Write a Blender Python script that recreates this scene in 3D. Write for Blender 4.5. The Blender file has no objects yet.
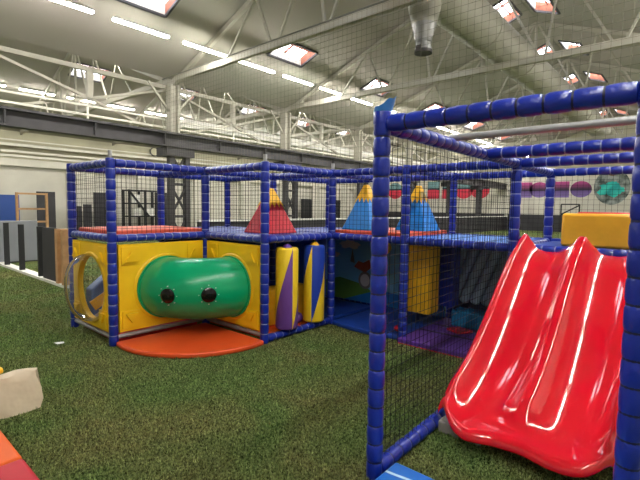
import bpy, bmesh, math, random
from math import sin, cos, pi, radians as RD
from mathutils import Vector, Matrix
random.seed(7)
SC = bpy.context.scene
COL = SC.collection

# ------------------------------------------------------------------ helpers
def lin(c):
    return tuple(((v/255)/12.92 if v/255 <= .04045 else ((v/255+.055)/1.055)**2.4) for v in c)

def mat(name, rgb, rough=.5, spec=.5, var=0, vscale=4, bump=0, bscale=30, metal=0, coat=0, rgb2=None, detail=4):
    m = bpy.data.materials.new(name); m.use_nodes = True
    nt = m.node_tree; N = nt.nodes; L = nt.links
    b = N['Principled BSDF']
    c = lin(rgb) + (1,)
    b.inputs['Base Color'].default_value = c
    b.inputs['Roughness'].default_value = rough
    b.inputs['Specular IOR Level'].default_value = spec
    b.inputs['Metallic'].default_value = metal
    b.inputs['Coat Weight'].default_value = coat
    tc = N.new('ShaderNodeTexCoord')
    if var or rgb2:
        n = N.new('ShaderNodeTexNoise'); n.inputs['Scale'].default_value = vscale; n.inputs['Detail'].default_value = detail
        L.new(tc.outputs['Object'], n.inputs['Vector'])
        r = N.new('ShaderNodeValToRGB'); r.color_ramp.elements[0].position = .35; r.color_ramp.elements[1].position = .65
        c2 = lin(rgb2)+(1,) if rgb2 else tuple(min(1, x*(1+var)) for x in c[:3])+(1,)
        c1 = c if rgb2 else tuple(x*(1-var) for x in c[:3])+(1,)
        r.color_ramp.elements[0].color = c1; r.color_ramp.elements[1].color = c2
        L.new(n.outputs['Fac'], r.inputs['Fac']); L.new(r.outputs['Color'], b.inputs['Base Color'])
    if bump:
        n2 = N.new('ShaderNodeTexNoise'); n2.inputs['Scale'].default_value = bscale; n2.inputs['Detail'].default_value = 3
        L.new(tc.outputs['Object'], n2.inputs['Vector'])
        bp = N.new('ShaderNodeBump'); bp.inputs['Strength'].default_value = bump; bp.inputs['Distance'].default_value = .02
        L.new(n2.outputs['Fac'], bp.inputs['Height']); L.new(bp.outputs['Normal'], b.inputs['Normal'])
    return m

def emat(name, rgb, strength):
    m = bpy.data.materials.new(name); m.use_nodes = True
    b = m.node_tree.nodes['Principled BSDF']
    b.inputs['Base Color'].default_value = lin(rgb)+(1,)
    b.inputs['Emission Color'].default_value = lin(rgb)+(1,)
    b.inputs['Emission Strength'].default_value = strength
    return m

class MB:
    def __init__(s): s.v = []; s.f = []; s.m = []; s.k = 0
    def face(s, idx): s.f.append(tuple(idx)); s.m.append(s.k)
    def poly(s, pts):
        o = len(s.v); s.v += [tuple(p) for p in pts]; s.face(range(o, o+len(pts)))
    def box(s, x0, x1, y0, y1, z0, z1):
        o = len(s.v)
        s.v += [(x0,y0,z0),(x1,y0,z0),(x1,y1,z0),(x0,y1,z0),(x0,y0,z1),(x1,y0,z1),(x1,y1,z1),(x0,y1,z1)]
        for q in ((3,2,1,0),(4,5,6,7),(0,1,5,4),(1,2,6,5),(2,3,7,6),(3,0,4,7)): s.face([o+i for i in q])
        return s
    def bar(s, p, q, w, h=None, up=(0,0,1)):
        h = h or w; p = Vector(p); q = Vector(q); d = (q-p).normalized(); u = Vector(up)
        if abs(d.dot(u)) > .98: u = Vector((1,0,0))
        a = d.cross(u).normalized(); b = a.cross(d).normalized(); o = len(s.v)
        for c in (p, q):
            for i, j in ((-1,-1),(1,-1),(1,1),(-1,1)): s.v.append(tuple(c + a*i*w/2 + b*j*h/2))
        for f in ((3,2,1,0),(4,5,6,7),(0,1,5,4),(1,2,6,5),(2,3,7,6),(3,0,4,7)): s.face([o+i for i in f])
        return s
    def sweep(s, rings, cap=True):                      # rings of equal length -> skin
        n = len(rings[0]); o = len(s.v)
        for r in rings: s.v += [tuple(p) for p in r]
        for i in range(len(rings)-1):
            for j in range(n):
                a = o+i*n+j; b = o+i*n+(j+1) % n
                s.face((a, b, b+n, a+n))
        if cap:
            s.face([o+j for j in range(n)][::-1]); s.face([o+(len(rings)-1)*n+j for j in range(n)])
        return s
    def tube(s, p, q, prof, n=12, cap=True):            # prof: [(t 0..1, radius)]
        p = Vector(p); q = Vector(q); d = (q-p).normalized()
        u = Vector((0,0,1)) if abs(d.z) < .9 else Vector((1,0,0))
        a = d.cross(u).normalized(); b = d.cross(a).normalized()
        if isinstance(prof, (int, float)): prof = [(0,prof),(1,prof)]
        rings = []
        for t, r in prof:
            c = p.lerp(q, t)
            rings.append([c + (a*cos(2*pi*k/n) + b*sin(2*pi*k/n))*r for k in range(n)])
        return s.sweep(rings, cap)
    def path(s, pts, r, n=8):
        pts = [Vector(p) for p in pts]; rings = []
        for i, p in enumerate(pts):
            d = (pts[min(i+1,len(pts)-1)] - pts[max(i-1,0)]).normalized()
            u = Vector((0,0,1)) if abs(d.z) < .9 else Vector((1,0,0))
            a = d.cross(u).normalized(); b = d.cross(a).normalized()
            rings.append([p + (a*cos(2*pi*k/n)+b*sin(2*pi*k/n))*r for k in range(n)])
        return s.sweep(rings)
    def prism(s, pts, d):                               # extrude planar polygon by vector d
        d = Vector(d); A = [Vector(p) for p in pts]; n = len(A); o = len(s.v)
        s.v += [tuple(p) for p in A] + [tuple(p+d) for p in A]
        s.face([o+i for i in range(n)][::-1]); s.face([o+n+i for i in range(n)])
        for i in range(n):
            j = (i+1) % n; s.face((o+i, o+j, o+n+j, o+n+i))
        return s

ORG = {}
def build(name, mb, mats, parent=None, origin=None, bevel=0, smooth=40, seg=2, subsurf=0, solid=0):
    if parent is not None: org = ORG[parent.name]
    elif origin is not None: org = Vector(origin)
    else:
        xs = [v[0] for v in mb.v]; ys = [v[1] for v in mb.v]; zs = [v[2] for v in mb.v]
        org = Vector(((min(xs)+max(xs))/2, (min(ys)+max(ys))/2, min(zs)))
    me = bpy.data.meshes.new(name)
    me.from_pydata([tuple(Vector(v)-org) for v in mb.v], [], mb.f); me.validate()
    bm = bmesh.new(); bm.from_mesh(me); bmesh.ops.recalc_face_normals(bm, faces=bm.faces); bm.to_mesh(me); bm.free()
    if not isinstance(mats, (list, tuple)): mats = [mats]
    for m in mats: me.materials.append(m)
    if len(mats) > 1 and len(me.polygons) == len(mb.m):
        me.polygons.foreach_set('material_index', mb.m)
    if smooth:
        me.polygons.foreach_set('use_smooth', [True]*len(me.polygons))
        me.set_sharp_from_angle(angle=RD(smooth))
    o = bpy.data.objects.new(name, me); COL.objects.link(o)
    if parent is not None: o.parent = parent
    else: o.location = org
    ORG[o.name] = org
    if solid:
        m = o.modifiers.new('thick', 'SOLIDIFY'); m.thickness = solid; m.offset = -1
    if bevel:
        m = o.modifiers.new('bevel', 'BEVEL'); m.width = bevel; m.segments = seg; m.limit_method = 'ANGLE'; m.angle_limit = RD(50)
    if subsurf:
        m = o.modifiers.new('sub', 'SUBSURF'); m.levels = subsurf; m.render_levels = subsurf
    return o
def thing(name, label, cat, loc, group=None):
    o = bpy.data.objects.new(name, None); COL.objects.link(o); o.location = loc; o.empty_display_size = .1
    ORG[o.name] = Vector(loc); return tag(o, label, cat, group)
def tag(o, label, cat, group=None, kind=None):
    o['label'] = label; o['category'] = cat
    if group: o['group'] = group
    if kind: o['kind'] = kind
    return o
def struct(name, mb, mats, label, cat, **k):
    o = build(name, mb, mats, **k); o['kind'] = 'structure'; o['label'] = label; o['category'] = cat; return o
def dup(root, loc):
    r = root.copy(); COL.objects.link(r); r.location = loc; ORG[r.name] = Vector(loc)
    for ch in list(root.children):
        c = ch.copy(); COL.objects.link(c); c.parent = r
        for g in list(ch.children):
            d = g.copy(); COL.objects.link(d); d.parent = c
    return r

# ------------------------------------------------------------------ camera (u along the hall = x, v across = y)
F, PI_, RO, TH, H = 434.242, .073, .014, .714, 1.566
fw = Vector((cos(TH), sin(TH), 0)); R = Vector((sin(TH), -cos(TH), 0)); Z = Vector((0,0,1))
fwd = fw*cos(PI_) - Z*sin(PI_); up = Z*cos(PI_) + fw*sin(PI_)
cx = R*cos(RO) + up*sin(RO); cy = up*cos(RO) - R*sin(RO)
cam = bpy.data.cameras.new('camera'); co = bpy.data.objects.new('camera', cam); COL.objects.link(co)
M = Matrix((cx, cy, -fwd)).transposed().to_4x4(); M.translation = (0,0,H); co.matrix_world = M
cam.sensor_width = 36; cam.lens = F/640*36; cam.clip_end = 200; cam.clip_start = .05
SC.camera = co

# ------------------------------------------------------------------ materials
BLUE = mat('blue_vinyl', (15,40,150), .3, .5, .12, 3, .25, 26, coat=.15)
BLUED = mat('blue_mat_vinyl', (28,64,160), .45, .5, .1, 3, .15, 12)
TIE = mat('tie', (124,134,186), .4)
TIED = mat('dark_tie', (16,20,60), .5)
PIPE = mat('galvanised_pipe', (168,168,172), .38, .5, .1, 10, .1, 60, metal=.5)
NET = mat('black_net', (20,20,26), .8, .2)
RED = mat('red_gelcoat', (216,12,36), .12, .6, .04, 2, .05, 5, coat=.6)
GREEN = mat('green_rotomould', (0,160,108), .28, .5, .05, 3, .03, 40)
YEL = mat('yellow_rotomould', (246,198,28), .42, .45, .05, 4, .08, 60)
YELV = mat('yellow_vinyl', (244,186,30), .38, .5, .06, 5, .35, 9)
GOLD = mat('golden_vinyl', (242,176,40), .45, .45, .06, 4, .5, 6)
ORANGE = mat('orange_vinyl', (228,84,38), .36, .5, .07, 2.5, .2, 7)
ORDK = mat('orange_red_deck', (222,84,56), .45, .5, .06, 3, .15, 8)
REDV = mat('red_vinyl', (206,34,52), .4, .5, .1, 5, .5, 8)
BLV = mat('sky_blue_vinyl', (24,132,220), .4, .5, .08, 5, .35, 7)
PURP = mat('purple_vinyl', (92,52,150), .45, .5, .08, 4, .2, 9)
TEAL = mat('teal_vinyl', (20,120,176), .45)
BLACK = mat('black_paint', (26,26,28), .6)
DARK = mat('dark_steel', (62,60,62), .6, .4, .1, 3)
CHAR = mat('charcoal_board', (58,57,60), .75, .3, .1, 1.5)
GREYP = mat('grey_pad', (128,130,136), .6, .4, .05, 2)
WHITEP = mat('cream_steel', (206,203,190), .55, .4, .05, 3)
WHITE = mat('white_plastic', (228,226,220), .45)
ROOFM = mat('painted_roof_boards', (158,150,143), .85, .2, 0, .25, .1, 3, rgb2=(146,145,132))
TRUSS = mat('cream_truss_paint', (164,160,147), .7, .3, .05, 3)
WALLW = mat('white_painted_brick', (196,192,180), .85, .2, .04, 1.2, .25, 18)
WALLB = mat('beige_painted_brick', (170,166,144), .85, .2, .05, 1.2, .25, 18)
WOOD = mat('pine_wood', (188,146,104), .7, .3, .12, 9, .1, 20)
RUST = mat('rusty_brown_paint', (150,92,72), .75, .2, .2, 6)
BEIGE = mat('beige_cloth_vinyl', (206,190,166), .6, .35, .07, 3, .9, 5)
LAMP = emat('led_tube', (255,252,244), 100)
SKYL = emat('skylight_daylight', (236,242,255), 7.0)
PAPER = mat('paper', (222,224,226), .7)
BLKPLAST = mat('dark_porthole', (10,12,14), .2)

def ramp_mat(name, axis, stops, const=False, rough=.6):
    m = bpy.data.materials.new(name); m.use_nodes = True; N = m.node_tree.nodes; L = m.node_tree.links
    tc = N.new('ShaderNodeTexCoord'); sx = N.new('ShaderNodeSeparateXYZ'); L.new(tc.outputs['Generated'], sx.inputs[0])
    r = N.new('ShaderNodeValToRGB'); L.new(sx.outputs[axis], r.inputs[0])
    if const: r.color_ramp.interpolation = 'CONSTANT'
    e = r.color_ramp.elements
    while len(e) < len(stops): e.new(.5)
    for el, (p, c) in zip(e, stops): el.position = p; el.color = lin(c)+(1,)
    b = N['Principled BSDF']; b.inputs['Roughness'].default_value = rough; L.new(r.outputs[0], b.inputs['Base Color'])
    return m

# bag: sawtooth of two colours wound round the cylinder (object space)
def bag_mat(name, ca, cb, seam, n=3, height=1.0):
    m = bpy.data.materials.new(name); m.use_nodes = True; N = m.node_tree.nodes; L = m.node_tree.links
    tc = N.new('ShaderNodeTexCoord'); sx = N.new('ShaderNodeSeparateXYZ'); L.new(tc.outputs['Object'], sx.inputs[0])
    def mth(op, a, b=None):
        k = N.new('ShaderNodeMath'); k.operation = op
        for i, q in enumerate((a, b)):
            if q is None: continue
            if isinstance(q, (int, float)): k.inputs[i].default_value = q
            else: L.new(q, k.inputs[i])
        return k.outputs[0]
    ang = mth('ARCTAN2', sx.outputs[1], sx.outputs[0])
    w = mth('FRACT', mth('DIVIDE', mth('SUBTRACT', ang, seam), 2*pi/n))
    g = mth('GREATER_THAN', w, mth('DIVIDE', sx.outputs[2], height))
    mx = N.new('ShaderNodeMix'); mx.data_type = 'RGBA'
    L.new(g, mx.inputs[0]); mx.inputs[6].default_value = lin(ca)+(1,); mx.inputs[7].default_value = lin(cb)+(1,)
    b = N['Principled BSDF']; b.inputs['Roughness'].default_value = .38
    L.new(mx.outputs[2], b.inputs['Base Color'])
    n2 = N.new('ShaderNodeTexNoise'); n2.inputs['Scale'].default_value = 18; L.new(tc.outputs['Object'], n2.inputs['Vector'])
    bp = N.new('ShaderNodeBump'); bp.inputs['Strength'].default_value = .2; bp.inputs['Distance'].default_value = .02
    L.new(n2.outputs['Fac'], bp.inputs['Height']); L.new(bp.outputs['Normal'], b.inputs['Normal'])
    return m

def turf_mat(name, k_=1.0, sp=.25):
    m = bpy.data.materials.new(name); m.use_nodes = True; N = m.node_tree.nodes; L = m.node_tree.links
    g = N.new('ShaderNodeNewGeometry'); b = N['Principled BSDF']; b.inputs['Roughness'].default_value = .85; b.inputs['Specular IOR Level'].default_value = sp
    def noise(s, d, lo, hi, dist=0):
        n = N.new('ShaderNodeTexNoise'); n.inputs['Scale'].default_value = s; n.inputs['Detail'].default_value = d
        n.inputs['Distortion'].default_value = dist
        L.new(g.outputs['Position'], n.inputs['Vector'])
        k = N.new('ShaderNodeMapRange'); k.inputs[1].default_value = lo; k.inputs[2].default_value = hi
        L.new(n.outputs['Fac'], k.inputs[0]); return k.outputs[0], n
    def mix(f, a, c, typ='MIX'):
        k = N.new('ShaderNodeMix'); k.data_type = 'RGBA'; k.blend_type = typ
        if isinstance(f, float): k.inputs[0].default_value = f
        else: L.new(f, k.inputs[0])
        for i, q in ((6,a),(7,c)):
            if isinstance(q, tuple): k.inputs[i].default_value = lin(q)+(1,)
            else: L.new(q, k.inputs[i])
        return k.outputs[2]
    big, _ = noise(1.1, 4, .38, .64, .6); mid, _ = noise(9, 4, .3, .7); fine, fn = noise(60, 2, .35, .65)
    base = mix(big, (68,134,50), (150,130,80))
    c2 = mix(mid, mix(.6, base, (50,80,40)), base)
    c3 = mix(fine, mix(.78, c2, (14,22,10)), mix(.5, c2, (200,214,140)))
    L.new(mix(1.0, c3, tuple([255*k_]*3), 'MULTIPLY'), b.inputs['Base Color'])
    bp = N.new('ShaderNodeBump'); bp.inputs['Strength'].default_value = .8; bp.inputs['Distance'].default_value = .015
    L.new(fn.outputs['Fac'], bp.inputs['Height']); L.new(bp.outputs['Normal'], b.inputs['Normal'])
    return m
TURF = turf_mat('artificial_turf'); TURF_SHADED = turf_mat('turf_floor_shaded', .75, .02)  # floor copy is darkened, painting in the self-shading of the blades

# ------------------------------------------------------------------ hall shell
VG, ZG, S, RV = 12.6, 5.5, .38, 4.8          # gutter line, its height, roof pitch, ridge
RZ = ZG + S*(VG-RV)
U0H, U1H = -8.0, 38.0
struct('floor', MB().box(U0H, U1H+.3, -3.4, 28.4, -.1, 0), TURF_SHADED, 'green and brown artificial turf covering the whole hall floor', 'floor', smooth=0)

def roof_slope(name, va, za, vb, zb, holes, label):
    """sheet from (va,za) to (vb,zb) with rectangular holes (u0,u1,v0,v1)"""
    lo, hi = min(va,vb), max(va,vb)
    us = sorted({U0H, U1H, *[h[0] for h in holes], *[h[1] for h in holes]})
    vs = sorted({lo, hi, *[h[2] for h in holes], *[h[3] for h in holes]})
    zf = lambda v: za + (zb-za)*(v-va)/(vb-va)
    mb = MB()
    for i in range(len(us)-1):
        for j in range(len(vs)-1):
            uc, vc = (us[i]+us[i+1])/2, (vs[j]+vs[j+1])/2
            if any(h[0] < uc < h[1] and h[2] < vc < h[3] for h in holes): continue
            q = [(us[i],vs[j]),(us[i+1],vs[j]),(us[i+1],vs[j+1]),(us[i],vs[j+1])]
            mb.poly([(u,v,zf(v)) for u,v in q])
    bm = mb
    o = struct(name, bm, ROOFM, label, 'ceiling', smooth=0)
    return zf
wn = [0]
def skylights(zf, holes, side):
    for h in holes:
        u0,u1,v0,v1 = h; wn[0] += 1
        root = bpy.data.objects.new('window_%d' % wn[0], None); COL.objects.link(root)
        root.location = ((u0+u1)/2,(v0+v1)/2,zf((v0+v1)/2)); ORG[root.name] = Vector(root.location)
        root['kind'] = 'structure'; root['category'] = 'skylight'
        root['label'] = 'rectangular skylight with white and rust brown shaft in the %s' % side; root['group'] = 'skylights in the %s' % side
        up_ = .3; z0, z1 = zf(v0), zf(v1)
        A = [(u0,v0,z0),(u1,v0,z0),(u1,v1,z1),(u0,v1,z1)]
        mb = MB()
        for i in range(4):
            j = (i+1) % 4; a, b = A[i], A[j]
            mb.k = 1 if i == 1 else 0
            mb.poly([a, b, (b[0],b[1],b[2]+up_), (a[0],a[1],a[2]+up_)])
        mb.k = 2
        for i in range(4):
            j = (i+1) % 4; mb.bar((A[i][0],A[i][1],A[i][2]-.02), (A[j][0],A[j][1],A[j][2]-.02), .06)
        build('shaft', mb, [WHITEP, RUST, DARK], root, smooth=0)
        mb = MB(); mb.poly([(p[0],p[1],p[2]+up_) for p in A]); build('pane', mb, SKYL, root, smooth=0)
        mb = MB(); uc = (u0+u1)/2; vc = (v0+v1)/2
        mb.bar((uc,v0,z0+up_-.05),(uc,v1,z1+up_-.05),.05); mb.bar((u0,vc,(z0+z1)/2+up_-.05),(u1,vc,(z0+z1)/2+up_-.05),.04)
        build('glazing_bar', mb, RUST, root, smooth=0)
low = [(4.42+4.95*k, 5.94+4.95*k, 9.65, 10.4) for k in range(-1,7)]
upl = [(4.8+4.95*k, 6.4+4.95*k, 5.02, 5.78) for k in range(0,7)]
upr = [(4.8+4.95*k, 6.4+4.95*k, 3.82, 4.58) for k in range(0,7)]
zf = roof_slope('ceiling', VG, ZG, RV, RZ, low+upl, 'painted near roof slope above the play frame with the light row')
skylights(zf, low, 'lower part of the near roof slope'); skylights(zf, upl, 'near roof slope just under the ridge')
zf = roof_slope('ceiling_right', 2*RV-VG-.6, ZG-.2, RV, RZ, upr, 'painted roof slope beyond the ridge at the right')
skylights(zf, upr, 'right roof slope just under the ridge')
V2R = 20.4
low2 = [(3.7+4.95*k, 5.2+4.95*k, 15.3, 16.1) for k in range(0,6)]
zf = roof_slope('ceiling_back', VG, ZG, V2R, RZ, low2, 'roof slope of the second bay behind the steel columns')
skylights(zf, low2, 'second bay roof')
low3 = [(3.0+4.95*k, 4.5+4.95*k, 21.6, 22.6) for k in range(0,6)]
zf3 = roof_slope('ceiling_far', 28.2, ZG, V2R, RZ, low3, 'far roof slope of the second bay above the white wall')
skylights(zf3, low3, 'far slope of the second bay')

# back wall (v = 28.2), far wall (u = 38)
mb = MB()
mb.box(U0H, U1H, 28.2, 28.5, 0, 4.0); mb.k = 1; mb.box(U0H, U1H, 28.2, 28.5, 4.0, 5.5); mb.k = 0
for k in range(-1, 9): mb.box(5.3+4.3*k, 6.9+4.3*k if k % 2 else 6.3+4.3*k, 28.0, 28.2, 0, 3.7)
mb.box(U0H, U1H, 27.95, 28.2, 3.62, 4.0)
struct('wall_back', mb, [WALLW, WALLB], 'long white painted back wall with shallow piers and a ledge', 'wall', smooth=0)
mb = MB(); mb.box(U1H, U1H+.3, -3.4, 28.5, 0, 4.4); mb.k = 1
for a, b, zt in ((-3.6, RV, 0), (RV, VG, 0), (VG, V2R, 0), (V2R, 28.5, 0)):
    za = ZG if a in (-3.6, VG) else RZ; zb = ZG if b in (VG, 28.5) else RZ
    mb.prism([(U1H,a,4.4),(U1H,b,4.4),(U1H,b,zb),(U1H,a,za)], (.3,0,0))
struct('wall_right', mb, [WALLW, WALLB], 'far white end wall painted with round coloured graphics', 'wall', smooth=0)
mb = MB(); mb.box(U0H-.3, U0H, -3.4, 28.5, 0, 4.4); mb.k = 1
for a, b in ((-3.6,RV),(RV,VG),(VG,V2R),(V2R,28.5)):
    za = ZG if a in (-3.6, VG) else RZ; zb = ZG if b in (VG, 28.5) else RZ
    mb.prism([(U0H,a,4.4),(U0H,b,4.4),(U0H,b,zb),(U0H,a,za)], (-.3,0,0))
struct('wall_left', mb, [WALLW, WALLB], 'white painted end wall behind the viewer', 'wall', smooth=0)
mb = MB(); mb.box(U0H, U1H, -3.7, -3.4, 0, 5.4)
struct('wall_front', mb, WALLW, 'white painted side wall along the right of the hall', 'wall', smooth=0)
mb = MB()
mb.bar((U0H,27.9,4.15),(U1H,27.9,4.15),.12); mb.bar((U0H,27.95,4.4),(U1H,27.95,4.4),.1); mb.bar((U0H,27.95,4.75),(U1H,27.95,4.75),.14); mb.bar((U0H,27.9,5.0),(U1H,27.9,5.0),.06)
struct('trim_1', mb, WHITEP, 'cream pipes running along the top of the white back wall', 'pipes', smooth=0)
# trusses
def truss(u, va, vb, nm, label):
    mb = MB(); vr = (va+vb)/2; L = abs(va-vb)/2
    zr = lambda v: ZG + S*(L-abs(v-vr)) - .12
    mb.bar((u,va,5.5),(u,vb,5.5),.12,.17)
    mb.bar((u,va,zr(va)),(u,vr,zr(vr)),.1,.12); mb.bar((u,vb,zr(vb)),(u,vr,zr(vr)),.1,.12)
    for sg in (-1, 1):
        B = [6.3, 5.1, 3.3, 1.6, 0]; T = [5.6, 3.9, 1.9]
        for b, t in ((5.1,3.9),(3.3,3.9),(3.1,1.9),(1.6,1.9),(6.3,3.9) if False else (1.5,0.05)):
            mb.bar((u,vr+sg*b,5.5),(u,vr+sg*t,zr(vr+sg*t)),.055)
    mb.bar((u,vr,5.5),(u,vr,zr(vr)),.08)
    o = build(nm, mb, TRUSS, smooth=0, origin=(u,va,5.4)); tag(o, label, 'roof truss'); o['kind'] = 'structure'; return o
ordn = ['nearest', 'second', 'third', 'fourth', 'fifth', 'sixth', 'seventh']
for k in range(0, 6):
    truss(7.45+4.95*k, VG, 2*RV-VG, 'roof_truss', 'cream steel roof truss over the play frame, %s from the camera' % ordn[k])
    truss(7.45+4.95*k, 28.2, VG, 'roof_truss', 'cream steel roof truss of the second bay, %s from the left' % ordn[k])
# columns and crane rail
for k in range(0, 6):
    u = 7.45+4.95*k
    nm = ['left of the picture','nearest in view','second in view','third in view','fourth in view','fifth in view','sixth in view'][k+1]
    t = thing('lattice_column', 'steel column with dark lattice foot and cream top, %s' % nm, 'column', (u,12.35,0), None)
    t['kind'] = 'structure'
    mb = MB()
    for s_ in (-.27, .27): mb.box(u+s_-.08, u+s_+.08, 12.25, 12.45, 0, 3.12)
    for z in (.3, 1.3, 2.3): 
        mb.bar((u-.27,12.35,z),(u+.27,12.35,z+.9),.06); mb.bar((u+.27,12.35,z),(u-.27,12.35,z+.9),.06); mb.bar((u-.27,12.35,z+.95),(u+.27,12.35,z+.95),.08)
    mb.box(u-.48, u+.48, 12.2, 12.82, 3.1, 3.37)
    build('lattice_foot', mb, DARK, t, smooth=0)
    mb = MB(); mb.box(u-.15, u-.09, 12.5, 12.8, 3.37, 5.34); mb.box(u+.09, u+.15, 12.5, 12.8, 3.37, 5.34); mb.box(u-.09, u+.09, 12.62, 12.68, 3.37, 5.34)
    mb.bar((u+.12,12.65,4.5),(u+.8,12.65,5.3),.06); mb.bar((u-.12,12.65,4.5),(u-.8,12.65,5.3),.06)
    build('upper_shaft', mb, TRUSS, t, smooth=0)
mb = MB(); mb.box(U0H, U1H, 12.28, 12.34, 3.39, 3.79); mb.box(U0H, U1H, 12.16, 12.46, 3.75, 3.81); mb.box(U0H, U1H, 12.16, 12.46, 3.37, 3.42)
for k in range(-3, 17): mb.box(2*k+.9, 2*k+.94, 12.18, 12.44, 3.4, 3.77)
tag(build('crane_girder', mb, DARK, smooth=0), 'long dark grey steel girder carried on the columns', 'girder')['kind'] = 'structure'
mb = MB(); mb.bar((U0H,12.9,4.05),(U1H,12.9,4.05),.06); mb.bar((U0H,12.9,4.3),(U1H,12.9,4.3),.05)
for k in range(-3, 16): mb.bar((2.5*k,12.9,3.78),(2.5*k,12.9,4.3),.05)
tag(build('guard_rail', mb, WHITEP, smooth=0), 'cream guard rail running just above the dark girder', 'railing')['kind'] = 'structure'
mb = MB(); mb.box(8.6, U1H, 13.9, 14.15, 4.36, 4.66); 
tag(build('cable_tray', mb, WHITE, smooth=0), 'white cable tray above the dark girder at the middle', 'tray')['kind'] = 'structure'
mb = MB()
for k in range(-1, 6):
    a = 7.45+4.95*k; p = Vector((a-2.35,13,4.53))
    mb.bar((a,13,5.3),(a-4.85,13,3.86),.08) if False else None
    mb.bar(p,(a-4.6,13,5.2),.07); mb.bar(p,(a-.6,13,3.96),.07); mb.bar(p,(a-4.4,13,3.95),.07); mb.bar(p,(a,13,5.25),.07); mb.bar(p,(p.x,13,5.35),.14)
mb.bar((U0H,13,5.32),(U1H,13,5.32),.12)
tag(build('lattice_bracing', mb, TRUSS, smooth=0), 'cream lattice bracing between the columns above the girder', 'bracing')['kind'] = 'structure'

# ventilation duct, outlet
t = thing('ventilation_duct', 'big round grey duct running along under the ridge', 'duct', (9,4.5,5.6)); t['kind'] = 'structure'
DUCT = mat('duct_sheet', (156,153,140), .55, .4, .05, 2, .05, 20)
mb = MB(); mb.tube((6.9,4.4,6.15),(34,4.4,6.15),.5,24); build('pipe', mb, DUCT, t)
mb = MB()
for k in range(9): mb.tube((8.2+3*k,4.4,6.15),(8.26+3*k,4.4,6.15),.52,24)
build('flange', mb, DUCT, t)
t = thing('duct_outlet', 'galvanised cylinder outlet with dark rim hanging from the roof duct', 'vent', (8.2,4.4,4.73))
GALV = mat('galvanised_sheet', (150,150,150), .35, .5, .15, 5, .1, 10, metal=.7)
mb = MB(); mb.tube((8.2,4.4,5.02),(8.2,4.4,5.3),[(0,.17),(.1,.18),(1,.25)],20); build('cone', mb, GALV, t)
mb = MB(); mb.tube((8.2,4.4,5.29),(8.2,4.4,5.69),[(0,.25),(1,.34)],20); build('neck', mb, DUCT, t)
mb = MB(); mb.tube((8.2,4.4,4.76),(8.2,4.4,5.04),[(0,.17),(.3,.17),(.32,.155),(.62,.155),(.64,.17),(1,.17)],20); build('barrel', mb, GALV, t)
mb = MB(); mb.tube((8.2,4.4,4.73),(8.2,4.4,4.79),.18,20); mb.box(7.98,8.02,4.35,4.45,4.72,4.84); build('rim', mb, DARK, t)

# strip lights
def strip(u, v, z, label, group, L=1.45):
    t = thing('strip_light', label, 'light', (u,v,z), group)
    mb = MB().box(u, u+L, v-.05, v+.05, z+.035, z+.075); build('housing', mb, WHITE, t, smooth=0)
    mb = MB().box(u+.01, u+L-.01, v-.045, v+.045, z, z+.035); build('tube', mb, LAMP, t, smooth=0)
    return t
p1 = strip(-4.39, 10.24, 5.75, 'long white strip light in the row under the near roof slope', 'strip lights of the near roof row', 1.37)
for k in range(1, 23): dup(p1, (-4.39+1.79*k, 10.24, 5.75))
p2 = strip(-1.6, 24.2, 6.9, 'long white strip light in the row of the second bay', 'strip lights of the second bay')
for k in range(1, 20): dup(p2, (-1.6+2.0*k, 24.2, 6.9))
p3 = strip(-4.65, -.1, 5.75, 'long white strip light in the row under the right roof slope', 'strip lights of the right roof row')
for k in range(1, 22): dup(p3, (-4.65+1.9*k, -.1, 5.75))

p4 = strip(-2.0, 16.6, 6.9, 'long white strip light in the second bay row nearer the columns', 'strip lights of the second bay front row')
for k in range(1, 20): dup(p4, (-2.0+2.0*k, 16.6, 6.9))
# hall safety net, in front of the nearest truss
mb = MB(); uN = 6.9
for i in range(118): v = -1.2+.115*i; mb.bar((uN,v,2.3),(uN,v,5.3),.0035)
for j in range(27): z = 2.3+.115*j; mb.bar((uN,-1.2,z),(uN,12.3,z),.0035)
mb.bar((uN,-1.2,5.33),(uN,12.3,5.33),.025)
tag(build('safety_net', mb, mat('grey_net',(100,98,88),.8), smooth=0), 'fine hall net hanging in front of the nearest roof truss', 'net')

# ------------------------------------------------------------------ background things
def board(name, label, cat, x0,x1,y0,y1,z0,z1, m, group=None):
    return tag(build(name, MB().box(x0,x1,y0,y1,z0,z1), m, bevel=.01), label, cat, group)
# rink boards
t = thing('rink_board', 'low black boards along the column row behind the play frame', 'boards', (22,12.0,0))
build('panel', MB().box(7.9, 37.6, 11.95, 12.05, 0, 1.08), CHAR, t, smooth=0)
build('cap_rail', MB().box(7.9, 37.6, 11.92, 12.08, 1.08, 1.14), WHITE, t, smooth=0)
t = thing('rink_board', 'low black boards along the foot of the far end wall', 'boards', (37.7,4,0))
build('panel', MB().box(37.55, 37.65, -3.2, 11.9, 0, 1.3), CHAR, t, smooth=0)
t = thing('rink_board', 'low black boards at the end wall behind the columns', 'boards', (37.7,20,0))
build('panel', MB().box(37.55, 37.65, 12.2, 27.8, 0, 1.3), CHAR, t, smooth=0)

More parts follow.
